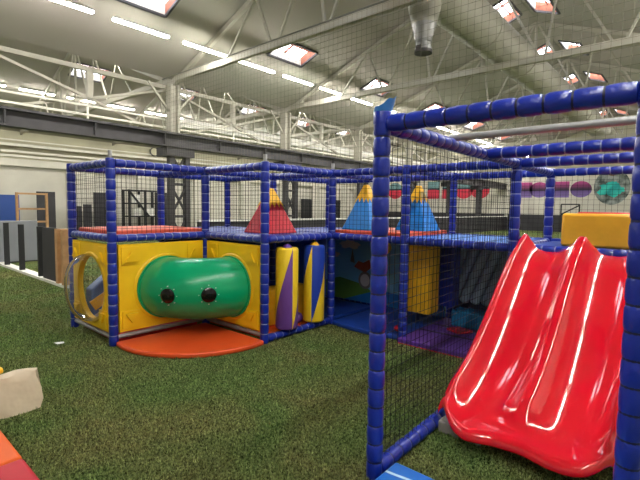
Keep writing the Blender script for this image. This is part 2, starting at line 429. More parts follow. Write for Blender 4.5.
# painted graphics on end wall
def wall_disc(v, z, rv, rz, m, name, label, sq=False, group=None):
    mb = MB(); u = 37.98
    if sq: pts = [(u,v-rv,z-rz),(u,v+rv,z-rz),(u,v+rv,z+rz),(u,v-rv,z+rz)]
    else: pts = [(u,v+rv*cos(2*pi*k/32),z+rz*sin(2*pi*k/32)) for k in range(32)]
    mb.prism(pts, (.02,0,0)); return tag(build(name, mb, m, smooth=0), label, 'wall graphic', group)
MAG = ramp_mat('magenta_violet', 2, [(0,(120,100,160)),(.4,(84,60,120)),(.46,(30,18,40)),(.56,(60,20,56)),(1,(170,60,126))])
RT = ramp_mat('red_teal', 2, [(0,(206,44,70)),(.5,(206,44,70)),(.52,(40,60,72)),(.62,(110,150,156))], True)
def atu_v(x):  # v on end wall for photo column x
    a = (x-320)/F; d = fwd*1 + cx*a; return 38*d.y/d.x
for x, sq, nm in ((523,True,'square'),(536.8,False,'round'),(559,True,'square'),(578,False,'round')):
    w = .72 if not sq else .52
    wall_disc(atu_v(x), 3.28, w, .62, MAG, 'wall_graphic', '%s magenta and violet letter on the end wall, %s' % (nm, {523:'behind the slim blue posts',536.8:'between the two slim posts',559:'right of the second slim post',578:'rightmost before the big teal disc'}[x]), sq)
for x, sq, nm in ((394,False,'left of the lattice column'),(432,True,'right of the blue pyramid'),(447,True,'behind a lattice column'),(462,False,'second from right'),(478,False,'rightmost of the red ones')):
    wall_disc(atu_v(x), 3.4, .85 if not sq else .62, .8, RT, 'wall_graphic', '%s red and teal graphic on the end wall, %s' % ('square' if sq else 'round', nm), sq)
t = thing('wall_mural', 'large round mural of teal splashes on a grey disc', 'mural', (37.97,4.84,3.45))
mb = MB(); mb.prism([(37.97,4.84+1.12*cos(2*pi*k/40),3.42+1.3*sin(2*pi*k/40)) for k in range(40)], (.03,0,0))
build('disc', mb, mat('mural_grey', (150,156,152), .8, .2, 0, 2.2, rgb2=(70,78,76)), t, smooth=0)
mb = MB()
for k in range(26):
    a = random.uniform(0, 2*pi); d = random.uniform(.05,.75); rr = random.uniform(.16,.34)
    c = (4.84+d*cos(a), 3.3+d*.9*sin(a)); n = random.choice((5,6,7)); ph = random.random()*6
    mb.prism([(37.945-.0012*k, c[0]+rr*cos(ph+2*pi*i/n)*random.uniform(.7,1.2), c[1]+rr*sin(ph+2*pi*i/n)*random.uniform(.7,1.2)) for i in range(n)], (.012,0,0))
build('splash', mb, mat('mural_teal', (60,190,176), .7, .2, 0, 1.4, rgb2=(40,140,140)), t, smooth=0)
mb = MB(); mb.prism([(37.925,4.84+.3*cos(2*pi*k/12),4.42+.2*sin(2*pi*k/12)) for k in range(12)], (.012,0,0))
build('brown_patch', mb, mat('mural_brown', (96,60,44), .8), t, smooth=0)
# black frame in front of the end wall
mb = MB(); v0, v1 = 7.9, 6.68
for p, q in (((37.2,v0,0),(37.2,v0,2.12)),((37.2,v1,0),(37.2,v1,2.12)),((37.2,v0,2.12),(37.2,v1,2.12)),((37.2,v0,1.35),(37.2,v1,2.05)),((37.2,v0,1.35),(37.2,v1,1.35))): mb.bar(p,q,.09)
tag(build('metal_frame', mb, BLACK, smooth=0), 'upright black metal frame standing before the end wall', 'frame')

# left partition under construction
t = thing('partition_wall', 'low dark partition with pine stud end on a white sill at the far left', 'partition', (3,11,0))
build('sill', MB().box(2.95,3.15,8.85,13.7,0,.05), WHITE, t, smooth=0)
for v in (8.95, 9.25): build('stud', MB().box(2.95,3.16,v-.05,v+.06,.05,1.1), WOOD, t, smooth=0)
build('dark_panel', MB().box(3.0,3.06,9.32,10.2,.05,1.1), CHAR, t, smooth=0)
for v in (10.42, 11.73, 12.95): build('black_post', MB().box(2.98,3.08,v-.04,v+.04,.05,1.1), BLACK, t, smooth=0)
t = thing('padded_board', 'wide grey padded board standing behind the black posts at far left', 'board', (2.6,13.9,0))
build('pad', MB().box(.6,3.95,13.75,13.85,.02,1.12), GREYP, t, bevel=.02)
build('edge_trim', MB().box(.6,3.95,13.74,13.86,0,.03), BLACK, t, smooth=0)
board('turf_roll_panel', 'dark tall board leaning on the back wall left of the wood frame gap', 'board', 7.85,8.75,27.3,27.4,0,2.27, CHAR)
board('blue_pad', 'dark blue pad standing against the back wall at the left edge', 'pad', 4.2,6.95,27.0,27.12,0,2.04, mat('navy_pad',(36,70,140),.5))
t = thing('wood_frame', 'open pine wood frame standing left of the tall dark board', 'frame', (6.4,23.5,0))
for x in (5.95, 7.15): build('upright', MB().box(x-.05,x+.05,23.45,23.55,0,2.1), WOOD, t, smooth=0)
for z in (.75, 1.35, 2.05): build('cross_rail', MB().box(6.0,7.1,23.46,23.54,z-.04,z+.04), WOOD, t, smooth=0)
board('leaning_board', 'narrow black board leaning beside the small dark boards behind the net', 'board', 9.75,10.1,27.2,27.3,0,1.5, CHAR)
board('leaning_board', 'second small black board behind the net, taller than the narrow one', 'board', 10.2,10.65,27.2,27.3,0,1.6, CHAR)
board('leaning_board', 'tall black board behind the corner of the cabin top', 'board', 10.75,11.75,27.1,27.2,0,2.32, CHAR)
t = thing('scaffold_shelf', 'dark metal scaffold with white boxes behind the cabin top', 'scaffold', (13.6,26.5,0))
mb = MB()
for x in (12.4, 13.4, 14.3):
    for y in (26.1, 26.9): mb.box(x-.06,x+.06,y-.06,y+.06,0,2.55)
for z in (.9, 1.7, 2.5): mb.box(12.4,14.3,26.1,26.9,z-.04,z+.04)
mb.bar((12.4,26.0,2.4),(13.6,26.0,.9),.1)
build('frame', mb, BLACK, t, smooth=0)
for x, z in ((12.7,.94),(13.5,.94),(12.6,1.74)): build('white_box', MB().box(x,x+.5,26.2,26.6,z,z+.5), WHITE, t, smooth=0)
board('leaning_board', 'wide charcoal board right of the dark scaffold', 'board', 14.5,15.7,26.9,27.0,0,2.45, CHAR)
board('leaning_board', 'black board leaning on the back wall between pyramids, left one', 'board', 28.9,30.3,27.3,27.4,0,2.4, BLACK)
board('leaning_board', 'black board leaning on the back wall between pyramids, right one', 'board', 33.2,34.6,27.3,27.4,0,2.4, BLACK)
t = thing('wall_clock', 'round dark rimmed clock high on the back wall', 'clock', (14.0,27.9,5.2))
mb = MB(); mb.tube((15.0,27.86,5.2),(15.0,27.94,5.2),.3,20); build('rim', mb, DARK, t)
mb = MB(); mb.tube((15.0,27.84,5.2),(15.0,27.9,5.2),.24,20); build('face', mb, mat('clock_face',(170,165,140),.6), t)

# ------------------------------------------------------------------ play frame
U = [2.1, 3.31, 4.51, 5.81]; V = [.155, 1.364, 2.586, 3.698, 4.852, 5.975]; TZ = 2.03; DZ = 1.2
FR = thing('play_structure', 'big blue padded soft play frame with decks and black nets on turf', 'play structure', (3.9,3.1,0))
def padded(p, q, r=.047, pitch=.115, tie=1):
    p = Vector(p); q = Vector(q); L = (q-p).length; n = max(1, round(L/pitch)); mb = MB()
    for i in range(n):
        a = p.lerp(q, i/n); b = p.lerp(q, (i+1)/n); f = random.uniform(.97,1.03)
        mb.k = 0
        mb.tube(a, b, [(0,r*.80),(.04,r*.92),(.16,r*1.0*f),(.5,r*1.03*f),(.84,r*1.0*f),(.96,r*.92),(1,r*.80)], 14, cap=(i in (0,n-1)))
        if i:
            mb.k = 1; d = (q-p).normalized()*.005; mb.tube(a-d, a+d, r*.93, 12)
    return mb
posts = {}; PA = (2.055,1.338)
NODES = [(0,0),(0,1),(2,0),(3,0),(2,1),(3,1),(2,2),(3,2),(2,3),(3,3),(1,3),(1,4),(0,4),(0,5),(1,5),(2,5),(2,4),(3,4)]
for i, j in NODES:
    PX, PY = PA if (i,j) == (0,1) else (U[i], V[j])
    near = (i, j) in ((0,0),(0,1))
    top = TZ+.05 if not (i,j) == (0,1) else TZ+.04
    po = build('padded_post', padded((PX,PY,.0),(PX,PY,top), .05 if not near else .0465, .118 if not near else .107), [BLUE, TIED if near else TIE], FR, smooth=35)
    posts[(i,j)] = po
    if (i,j) in ((0,4),(1,3),(2,3)):
        mb = MB(); mb.tube((U[i],V[j],top-.02),(U[i],V[j],top+.08),.022,10); build('pipe_tip', mb, PIPE, po)
    if (i,j) == (0,1):
        mb = MB(); rings = []
        for z, r, jt in ((TZ+.0,.051,0),(TZ+.06,.053,0),(TZ+.065,.05,0),(TZ+.08,.054,.3),(TZ+.1,.058,.7),(TZ+.115,.062,1)):
            rings.append([(PX+r*cos(2*pi*k/14)+.012*jt*R.x, PY+r*sin(2*pi*k/14)+.012*jt*R.y, z+jt*(.035*(cos(2*pi*k/14)*R.x+sin(2*pi*k/14)*R.y)+.008*sin(k*2.3))) for k in range(14)])
        mb.sweep(rings[:3], False); mb.k = 1; mb.sweep(rings[2:], False)
        build('torn_cover', mb, [BLUE, mat('torn_light_blue',(52,120,200),.4)], po)['label'] = 'torn flared blue cover end on the nearest post'
def rail(a, b, z, name='padded_rail', bare=False, tie=TIE):
    (x0,y0),(x1,y1) = a, b; d = Vector((x1-x0,y1-y0,0)).normalized()*.045
    p = Vector((x0,y0,z))+d; q = Vector((x1,y1,z))-d
    if bare:
        mb = MB(); mb.tube(p-d, q+d, .024, 12); return build('bare_pipe', mb, PIPE, FR)
    return build(name, padded(p, q, .045), [BLUE, tie], FR, smooth=35)
P = lambda i, j: PA if (i,j) == (0,1) else (U[i], V[j])
EDG = [((0,4),(0,5)),((0,4),(1,4)),((0,5),(1,5)),((1,4),(1,5)),((1,3),(1,4)),((1,3),(2,3)),((2,3),(2,4)),((1,4),(2,4)),((2,4),(2,5)),((1,5),(2,5)),
       ((2,2),(2,3)),((2,1),(2,2)),((2,0),(2,1)),((3,0),(3,1)),((3,1),(3,2)),((3,2),(3,3)),((3,3),(3,4)),((2,4),(3,4)),((2,3),(3,3)),((2,2),(3,2)),((2,1),(3,1)),((2,0),(3,0))]
for a, b in EDG:
    rail(P(*a), P(*b), TZ); rail(P(*a), P(*b), DZ)
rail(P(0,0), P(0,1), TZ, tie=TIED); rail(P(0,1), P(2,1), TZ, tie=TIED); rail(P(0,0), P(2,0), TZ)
rail((3.62,V[0]),(3.62,V[1]),TZ); rail((2.97,V[0]),(2.97,V[1]),TZ+.045, bare=True)
# base rails
for a, b in (((1,3),(2,3)),((0,1),(2,1)),((2,4),(2,5)),((1,5),(2,5)),((3,1),(3,2)),((3,2),(3,3)),((3,3),(3,4)),((0,0),(2,0))):
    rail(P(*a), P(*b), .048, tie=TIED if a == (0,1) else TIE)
for a, b in (((0,4),(0,5)),((0,4),(1,4)),((1,3),(1,4))): rail(P(*a), P(*b), .09, bare=True)
# decks
def deck(x0,x1,y0,y1,z0,z1,m,name='deck'):
    return build(name, MB().box(x0,x1,y0,y1,z0,z1), m, FR, bevel=.02, seg=3)
e = .05
deck(U[0]+e,U[1]-.0,V[4]+e,V[5]-e,1.2,1.285,ORDK)['label'] = 'orange red deck mat'
deck(U[1]+e,U[2]-e,V[3]+e,V[4]-.01,1.18,1.235,BLUED); deck(U[1]+e,U[2]-e,V[4]+.01,V[5]-e,1.18,1.235,BLUED)
deck(U[2]+e,U[3]-e,V[2]+e,V[3]-.005,1.2,1.285,ORDK)['label'] = 'orange red deck mat'
deck(U[2]+e,U[3]-e,V[3]+.005,V[4]-e,1.18,1.235,BLUED)
deck(U[2]+e,U[3]-e,V[1]+e,V[2]-e,1.17,1.235,mat('bright_blue_mesh',(40,80,190),.5,.4,0,40,.3,40,rgb2=(70,150,235)))
deck(U[2]+.02,U[3]-e,V[0]+e,V[1]-e,1.15,1.215,BLUED)
# nets
def net(a, b, z0, z1, sp=.058, w=.0027):
    (x0,y0),(x1,y1) = a, b; L = math.hypot(x1-x0,y1-y0); mb = MB(); n = round(L/sp); k = round((z1-z0)/sp)
    for i in range(1, n):
        t = i/n; x, y = x0+(x1-x0)*t, y0+(y1-y0)*t; mb.bar((x,y,z0),(x,y,z1),w)
    for j in range(1, k):
        z = z0+(z1-z0)*j/k; mb.bar((x0,y0,z),(x1,y1,z),w)
    return build('net_panel', mb, NET, FR, smooth=0)
for a, b in (((0,4),(0,5)),((0,4),(1,4)),((1,3),(1,4)),((1,3),(2,3)),((2,2),(2,3)),((2,1),(2,2)),((3,0),(3,1)),((3,1),(3,2)),((3,2),(3,3)),((3,3),(3,4)),((2,4),(3,4)),((0,5),(1,5)),((1,5),(2,5)),((2,4),(2,5))):
    net(P(*a), P(*b), DZ+.05, TZ-.04)
net(P(0,1), P(2,1), .09, TZ-.04, .057, .0027); net(P(0,5), P(1,5), .05, DZ-.04)

# yellow rotomoulded panels with corner triangles; holes for tunnel and bubble window
def yellow_panel(org, du, w, z0, z1, hc=None, hr=0, nrm=(0,0,1), name='wall_panel'):
    """org: start corner (x,y); du: unit dir; hole centre hc (along, z); nrm: outward"""
    du = Vector((du[0],du[1],0)); nv = Vector(nrm); o3 = Vector((org[0],org[1],0)); mb = MB()
    pt = lambda s, z, d: o3 + du*s + Vector((0,0,z)) + nv*d
    th = .025
    n = 48
    if hr:
        def edge(k):   # ray from hole centre to panel rectangle
            a = 2*pi*k/n; c, s_ = cos(a), sin(a); t = 1e9
            if c > 1e-9: t = min(t, (w-hc[0])/c)
            if c < -1e-9: t = min(t, -hc[0]/c)
            if s_ > 1e-9: t = min(t, (z1-hc[1])/s_)
            if s_ < -1e-9: t = min(t, (z0-hc[1])/s_)
            return hc[0]+c*t, hc[1]+s_*t
        cor = [(0,z0),(w,z0),(w,z1),(0,z1)]
        ed = [edge(k) for k in range(n)]
        for c in cor:      # snap nearest edge vertex to corner
            k = min(range(n), key=lambda i: (ed[i][0]-c[0])**2+(ed[i][1]-c[1])**2); ed[k] = c
        ci = [(hc[0]+hr*cos(2*pi*k/n), hc[1]+hr*sin(2*pi*k/n)) for k in range(n)]
        A = [[pt(s,z,d) for s,z in ring] for ring, d in ((ed,-th),(ed,th),(ci,th),(ci,-th),(ed,-th))]
        mb.sweep(A, False)
        # raised ring round the hole
        r1 = [[pt(hc[0]+r*cos(2*pi*k/n), hc[1]+r*sin(2*pi*k/n), d) for k in range(n)] for r, d in ((hr,th),(hr,th+.01),(hr+.035,th+.01),(hr+.05,th))]
        mb.sweep(r1, False)
    else:
        mb.prism([pt(0,z0,-th),pt(w,z0,-th),pt(w,z1,-th),pt(0,z1,-th)], nv*2*th)
    # corner squares with raised triangles
    q = .2
    for cs, cz, sx, sz in ((.03,z1-.03,1,-1),(w-.03,z1-.03,-1,-1),(.03,z0+.03,1,1),(w-.03,z0+.03,-1,1)):
        mb.prism([pt(cs,cz,th),pt(cs+sx*q,cz,th),pt(cs+sx*q,cz+sz*q,th),pt(cs,cz+sz*q,th)], nv*.012)
        mb.prism([pt(cs+sx*.03,cz+sz*.17,th),pt(cs+sx*.17,cz+sz*.17,th),pt(cs+sx*.1,cz+sz*.06,th)], nv*.034)
    return build(name, mb, YEL, FR, smooth=30)
ZT = .597
yellow_panel((U[0]+.06,V[4]-.0), (1,0), 1.09, .14, 1.13, (U[1]-.58-U[0]-.06, ZT), .358, (0,-1,0))['label'] = 'yellow panel left of the tunnel'
yellow_panel((U[1]-.0,V[3]+.06), (0,1), 1.03, .14, 1.13, (V[4]-.58-V[3]-.06, ZT), .358, (-1,0,0))['label'] = 'yellow panel right of the tunnel'
wp = yellow_panel((U[0]-.0,V[4]+.06), (0,1), 1.0, .14, 1.13, (.46, .6), .37, (-1,0,0)); wp['label'] = 'yellow panel with the bubble window'
# bubble window
CL = bpy.data.materials.new('clear_acrylic'); CL.use_nodes = True; N = CL.node_tree.nodes; L_ = CL.node_tree.links
N.remove(N['Principled BSDF']); tr = N.new('ShaderNodeBsdfTransparent'); gl = N.new('ShaderNodeBsdfGlossy'); gl.inputs['Roughness'].default_value = .06; gl.inputs[0].default_value = (.7,.7,.7,1)
tr.inputs[0].default_value = (.96,.96,.955,1); lw = N.new('ShaderNodeLayerWeight'); lw.inputs[0].default_value = .18; mx = N.new('ShaderNodeMixShader')
L_.new(lw.outputs['Fresnel'], mx.inputs[0]); L_.new(tr.outputs[0], mx.inputs[1]); L_.new(gl.outputs[0], mx.inputs[2]); df = N.new('ShaderNodeBsdfTranslucent'); df.inputs[0].default_value = (.8,.8,.78,1); m2 = N.new('ShaderNodeMixShader'); m2.inputs[0].default_value = .1
L_.new(mx.outputs[0], m2.inputs[1]); L_.new(df.outputs[0], m2.inputs[2]); L_.new(m2.outputs[0], N['Material Output'].inputs[0])
mb = MB(); c = Vector((U[0]-.03, V[4]+.52, .6)); rings = []
for r, d in ((.395,.0),(.395,.03),(.39,.08),(.365,.13),(.32,.175),(.24,.21),(.14,.23),(.03,.236)):
    rings.append([c + Vector((-d, r*cos(2*pi*k/40), r*sin(2*pi*k/40))) for k in range(40)])
mb.sweep(rings, False); mb.face([len(mb.v)-40+k for k in range(40)])
build('bubble_window', mb, CL, wp, smooth=60)['label'] = 'clear plastic dome window'

# lower level picture panel (plain landscape), inner panels
def pic():
    x = 5.72; y0, y1 = 2.62, 4.8; mb = MB(); z0, z1 = .06, 1.14
    mb.box(x, x+.03, y0, y1, z0, z1); f = x-.004
    mb.k = 1; mb.prism([(f,y1,z0),(f,y1,.34),(f,4.5,.42),(f,4.1,.36),(f,3.8,.24),(f,3.5,z0)], (.004,0,0))
    mb.k = 2; mb.prism([(f-.003,4.4,z0),(f-.003,3.7,.3),(f-.003,3.1,.24),(f-.003,y0,.36),(f-.003,y0,z0)], (.004,0,0))
    mb.k = 3; mb.prism([(f,3.62+.11*cos(2*pi*k/20),.98+.11*sin(2*pi*k/20)) for k in range(20)], (.004,0,0))
    mb.k = 4
    for cy, cz, s_ in ((4.3,.98,1),(2.95,.72,.8),(4.65,.8,.7)):
        mb.prism([(f-.004,cy+s_*.2*cos(2*pi*k/24)*(1+.12*cos(k*2.1)),cz+s_*.07*sin(2*pi*k/24)*(1+.3*sin(k*1.3))) for k in range(24)], (.004,0,0))
    mb.k = 5; mb.prism([(f-.006,3.98+.13*cos(2*pi*k/24),.42+.14*sin(2*pi*k/24)) for k in range(24)], (.004,0,0))
    mb.k = 6; mb.prism([(f-.008,3.98+.09*cos(2*pi*k/24),.42+.1*sin(2*pi*k/24)) for k in range(24)], (.004,0,0))
    mb.k = 7; mb.prism([(f-.006,4.2,.62),(f-.006,4.12,.72),(f-.006,4.02,.7),(f-.006,3.9,.76),(f-.006,3.86,.64),(f-.006,3.98,.54)], (.004,0,0))
    mb.k = 5; mb.prism([(f-.007,4.28,.7),(f-.007,4.24,.9),(f-.007,4.19,.68)], (.004,0,0))
    C = lambda n, c: mat(n, c, .45)
    o = build('picture_panel', mb, [ramp_mat('painted_sky', 2, [(0,(100,170,214)),(.6,(120,180,222)),(1,(110,156,196))]), C('hill_green',(90,140,60)), C('sea_blue',(30,110,190)), C('sun_yellow',(240,200,60)), C('cloud_white',(200,190,180)), C('shield_grey',(120,116,118)), C('shield_pale',(196,196,200)), C('rust_shape',(170,84,56))], FR, smooth=0)
    o['label'] = 'painted landscape panel with sun, cloud and hills'
pic()
deck(U[2]+.05,U[3]-.05,V[4]-.03,V[4]+.0,.06,1.15,BLUED,'inner_panel'); deck(U[2]-.015,U[2]+.015,V[4]+.06,V[5]-.06,.06,1.15,BLUED,'inner_panel')
deck(U[1]+.05,U[2]-.05,V[5]-.03,V[5],.06,1.15,BLUED,'inner_panel')
deck(U[3]-.02,U[3]+.01,V[1]+.06,V[2]-.06,.06,1.15,mat('navy_vinyl',(24,34,86),.5),'inner_panel')
# grey diagonal ribbed roller panel
RIB = mat('slate_vinyl', (140,162,186), .45, .5, .08, 5)
mb = MB()
for k in range(9):
    y = 2.6-.145*k
    mb.tube((5.66,y-.3,1.13),(5.62,y,.34),[(0,.04),(.03,.068),(.97,.068),(1,.04)],10)
build('roller_panel', mb, RIB, FR)['label'] = 'slate grey panel of slanted rollers'

# ------------------------------------------------------------------ slide
def sl_floor(u):
    P_ = [(2.45,.165),(2.6,.17),(2.8,.20),(3.0,.25),(3.3,.385),(3.6,.60),(3.9,.86),(4.15,1.06),(4.35,1.17),(4.5,1.2)]
    for (a,za),(b,zb) in zip(P_, P_[1:]):
        if u <= b:
            t = max(0,(u-a)/(b-a)); return za+(zb-za)*t
    return P_[-1][1]
def sl_s(u):  # smoothed
    return sum(sl_floor(u+d)*w for d, w in ((-.12,.15),(-.06,.22),(0,.26),(.06,.22),(.12,.15)))
SLV = (.255, 1.285); VM = .775
def ss(a, b, x):
    t = min(1, max(0, (x-a)/(b-a))); return t*t*(3-2*t)
def sl_end(v):
    t = (v-SLV[0])/(SLV[1]-SLV[0])
    K = [(0,2.85),(.03,2.77),(.10,2.685),(.2,2.66),(.3,2.66),(.45,2.70),(.6,2.685),(.68,2.66),(.76,2.64),(.86,2.69),(.94,2.77),(1,2.86)]
    def f(t):
        for (a,x),(b,y) in zip(K, K[1:]):
            if t <= b: return x+(y-x)*max(0,(t-a)/(b-a))
        return K[-1][1]
    return (f(t)+f(min(1,t+.025))+f(max(0,t-.025)))/3
NU, NVv = 60, 64
mb = MB(); grid = []
for i in range(NU+3):
    row = []
    for j in range(NVv+1):
        tv = j/NVv; v = SLV[0] + (SLV[1]-SLV[0])*tv
        ue = sl_end(v); s_ = min(i, NU)/NU
        u = 4.52 + (ue-4.52)*s_
        d = abs(2*tv-1)                  # 1 at outer rims, 0 at the ridge
        hw = .105*(1-ss(.9,1.0,s_)*.55) + .05*ss(.12,.0,s_)
        hm = .105*(1-ss(.86,.95,s_)) + .05*ss(.12,.0,s_)
        lane = (d-.5)/.5
        g = hw*min(1, lane/.82)**2.4 if lane > 0 else hm*min(1, -lane/.88)**2.6
        g -= .02*max(0, (abs(lane)-.93)/.07)**2 if lane > 0 else 0
        z = sl_s(u) + g
        if i > NU: 
            u -= (.025, .035)[i-NU-1]; z -= (.02, .07)[i-NU-1]
        row.append((u, v, max(z, .035)))
    # outer skirts
    l0 = row[0]; l1 = row[-1]
    row = [(l0[0], l0[1]-.03, max(.02,l0[2]-.06)), (l0[0], l0[1]-.022, max(.03,l0[2]-.02))] + row + [(l1[0], l1[1]+.022, max(.03,l1[2]-.02)), (l1[0], l1[1]+.03, max(.02,l1[2]-.06))]
    grid.append(row)
W_ = len(grid[0])
for row in grid: mb.v += row
for i in range(len(grid)-1):
    for j in range(W_-1):
        a = i*W_+j; mb.face((a, a+1, a+W_+1, a+W_))
SL = thing('double_slide', 'glossy red two lane slide coming down from the blue platform', 'slide', (2.8,.77,0))
so = build('chute', mb, RED, SL, smooth=60, solid=.012, subsurf=1)
mb = MB(); mb.box(2.80,2.92,1.0,1.3,0,.085); build('support_foot', mb, mat('grey_support',(150,146,140),.6), SL, bevel=.01)

# ------------------------------------------------------------------ tunnel
TN = thing('crawl_tunnel', 'green bent plastic crawl tunnel joining the two yellow panels', 'tunnel', (U[1]-.4,V[4]-.4,.2))
CT = Vector((U[1], V[4], ZT)); RR, rr = .58, .36
tp = lambda a, b, r=rr: CT + Vector(((RR+r*cos(b))*cos(a), (RR+r*cos(b))*sin(a), r*sin(b)))
mb = MB(); rings = []
for k in range(29):
    a = pi + (pi/2)*k/28
    rings.append([tp(a, 2*pi*i/40) for i in range(40)])
mb.sweep(rings, False)
build('tube', mb, GREEN, TN, smooth=70)
for a in (pi, 1.5*pi):
    mb = MB(); t_ = Vector((-sin(a), cos(a), 0)) * (1 if a == pi else -1)
    rings = [[tp(a, 2*pi*i/40, r)+t_*d for i in range(40)] for r, d in ((rr-.005,.06),(rr+.015,.06),(rr+.015,.03),(rr-.005,.03))]
    mb.sweep(rings+[rings[0]], False); build('collar', mb, GREEN, TN)
for a, b in ((RD(-150.3), RD(-4)), (RD(-122.4), RD(-2))):
    c = tp(a, b, rr); n = Vector((cos(b)*cos(a), cos(b)*sin(a), sin(b))); t1 = Vector((-sin(a),cos(a),0)); t2 = n.cross(t1)
    sgn = -1 if False else 1
    mb = MB(); mb.sweep([[c+n*d+(t1*cos(2*pi*k/20)+t2*sin(2*pi*k/20))*r for k in range(20)] for r, d in ((.085,-.03),(.085,.006),(.06,.022),(.02,.03))], True)
    ph = build('porthole', mb, BLKPLAST, TN)
    mb = MB()
    for k in range(8):
        q = c+(t1*cos(2*pi*k/8)+t2*sin(2*pi*k/8))*.107; q = q - n*.006; mb.tube(q-n*.012, q+n*.005, .006, 8)
    build('bolts', mb, WHITE, ph)

# orange quarter mat
mb = MB(); pts = [(U[1]-.05,V[4]-.05,.0)]
for k in range(25):
    a = pi + .04 + (pi/2-.08)*k/24; rad = 1.2 + .12*sin(2*(a-pi)); pts.append((U[1]+rad*cos(a), V[4]+rad*sin(a), 0))
mb.prism(pts, (0,0,.055))
tag(build('floor_mat', mb, ORANGE, bevel=.018, seg=3), 'orange quarter round floor mat under the green tunnel', 'mat')
# mats of the lower level
mb = MB(); pts = []
for k in range(17): 
    t_ = k/16; pts.append((U[2]-.03-.07*sin(pi*t_), V[2]+.04+(V[3]-V[2]-.09)*t_, 0))
pts += [(5.68,V[3]-.05,0),(5.68,V[2]+.04,0)]
mb.prism(pts, (0,0,.06)); tag(build('floor_mat', mb, BLUED, bevel=.015), 'blue floor mat with bulging front edge before the landscape panel', 'mat')
t = thing('floor_mat', 'purple floor mat with black stripes under the low net', 'mat', (5.0,1.97,0))
build('pad', MB().box(U[2]-.12,5.72,V[1]+.07,V[2]-.0,0,.06), PURP, t, bevel=.012)
mb = MB()
for x in (4.9,5.25): mb.box(x,x+.045,V[1]+.08,V[2]-.02,.055,.063)
build('stripe', mb, BLACK, t, smooth=0)
mb = MB(); mb.box(U[2]-.125,U[2]-.105,V[1]+.08,V[2]-.02,.0,.012); build('edge', mb, REDV, t, smooth=0)
tag(build('floor_mat', MB().box(U[2]+.05,5.65,V[3]+.07,V[4]-.1,0,.05), BLUED, bevel=.015), 'blue floor mat deep inside under the orange deck', 'mat')
tag(build('floor_mat', MB().box(U[0]+.07,U[1]-.08,V[4]+.08,V[5]-.08,0,.05), REDV, bevel=.012), 'red floor mat inside the yellow cabin', 'mat')
tag(build('floor_mat', MB().box(U[1]+.1,U[2]-.06,V[3]+.1,V[5]-.08,0,.045), ORANGE, bevel=.012), 'orange floor mat behind the two punch bags', 'mat')
tag(build('floor_mat', MB().box(1.25,2.17,V[0]+.08,1.262,0,.08), mat('wavy_blue',(40,110,200),.4), bevel=.012), 'light blue landing mat with white lines beside the nearest post', 'mat')
o = SC.objects[-1] if False else bpy.data.objects['floor_mat.006'] if 'floor_mat.006' in bpy.data.objects else None
m = bpy.data.materials['wavy_blue']; N = m.node_tree.nodes; L_ = m.node_tree.links
tc = N.new('ShaderNodeTexCoord'); wv = N.new('ShaderNodeTexWave'); wv.inputs['Scale'].default_value = 2.2; wv.inputs['Distortion'].default_value = 4; wv.inputs['Detail Scale'].default_value = .7
L_.new(tc.outputs['Object'], wv.inputs['Vector']); rp = N.new('ShaderNodeValToRGB'); rp.color_ramp.elements[0].position = .93; rp.color_ramp.elements[0].color = lin((34,104,196))+(1,); rp.color_ramp.elements[1].position = .97; rp.color_ramp.elements[1].color = lin((190,220,245))+(1,)
L_.new(wv.outputs['Fac'], rp.inputs[0]); L_.new(rp.outputs[0], N['Principled BSDF'].inputs['Base Color'])

# small red things and teal block in the lower bay
tag(build('foam_block', MB().box(5.35,5.62,1.65,2.36,.062,.27), TEAL, bevel=.02), 'teal blue foam block at the back of the purple mat', 'foam block')
mb = MB(); mb.prism([(5.0,2.1,.064),(5.2,2.0,.064),(5.26,2.2,.064),(5.1,2.3,.064)], (0,0,.03)); tag(build('cloth_scrap', mb, REDV, bevel=.008), 'small red flat thing lying on the purple mat', 'cloth')
mb = MB(); mb.tube((4.58,2.72,.1),(4.8,2.72,.1),[(0,.02),(.15,.04),(.85,.04),(1,.02)],12); tag(build('foam_roll', mb, REDV), 'small red foam roll on the blue mat near the post', 'foam roll')

# fluted hanging blocks
def fluted(name, cx_, cy_, wx, wy, z0, z1, m, label, ang=0):
    t = thing(name, label, 'hanging block', (cx_,cy_,z0)); mb = MB(); rings = []
    per = []
    for (sx, sy, ex, ey) in ((-1,-1,1,-1),(1,-1,1,1),(1,1,-1,1),(-1,1,-1,-1)):
        k = 9
        for i in range(k):
            t_ = i/k; per.append((sx+(ex-sx)*t_, sy+(ey-sy)*t_, .05*abs(sin(pi*3*t_))))
    for z, f in ((z0,.94),(z0+.03,1),(z1-.03,1),(z1,.94)):
        ring = []
        for x, y, b in per:
            x, y = x*wx/2*(f+b), y*wy/2*(f+b); ring.append((cx_+x*cos(ang)-y*sin(ang), cy_+x*sin(ang)+y*cos(ang), z))
        rings.append(ring)
    mb.sweep(rings); build('body', mb, m, t, smooth=50)
    mb = MB(); mb.box(cx_-.03,cx_+.03,cy_-.03,cy_+.03,z1-.01,1.178); build('hanger', mb, m, t, smooth=0)
    return t
fluted('fluted_block', 5.12, 2.66, .26, .34, .24, 1.1, YELV, 'yellow fluted foam block hanging under the deck behind the net')
fluted('fluted_block', 5.45, 2.46, .2, .24, .3, 1.08, BLUE, 'dark blue fluted foam block hanging behind the yellow one')

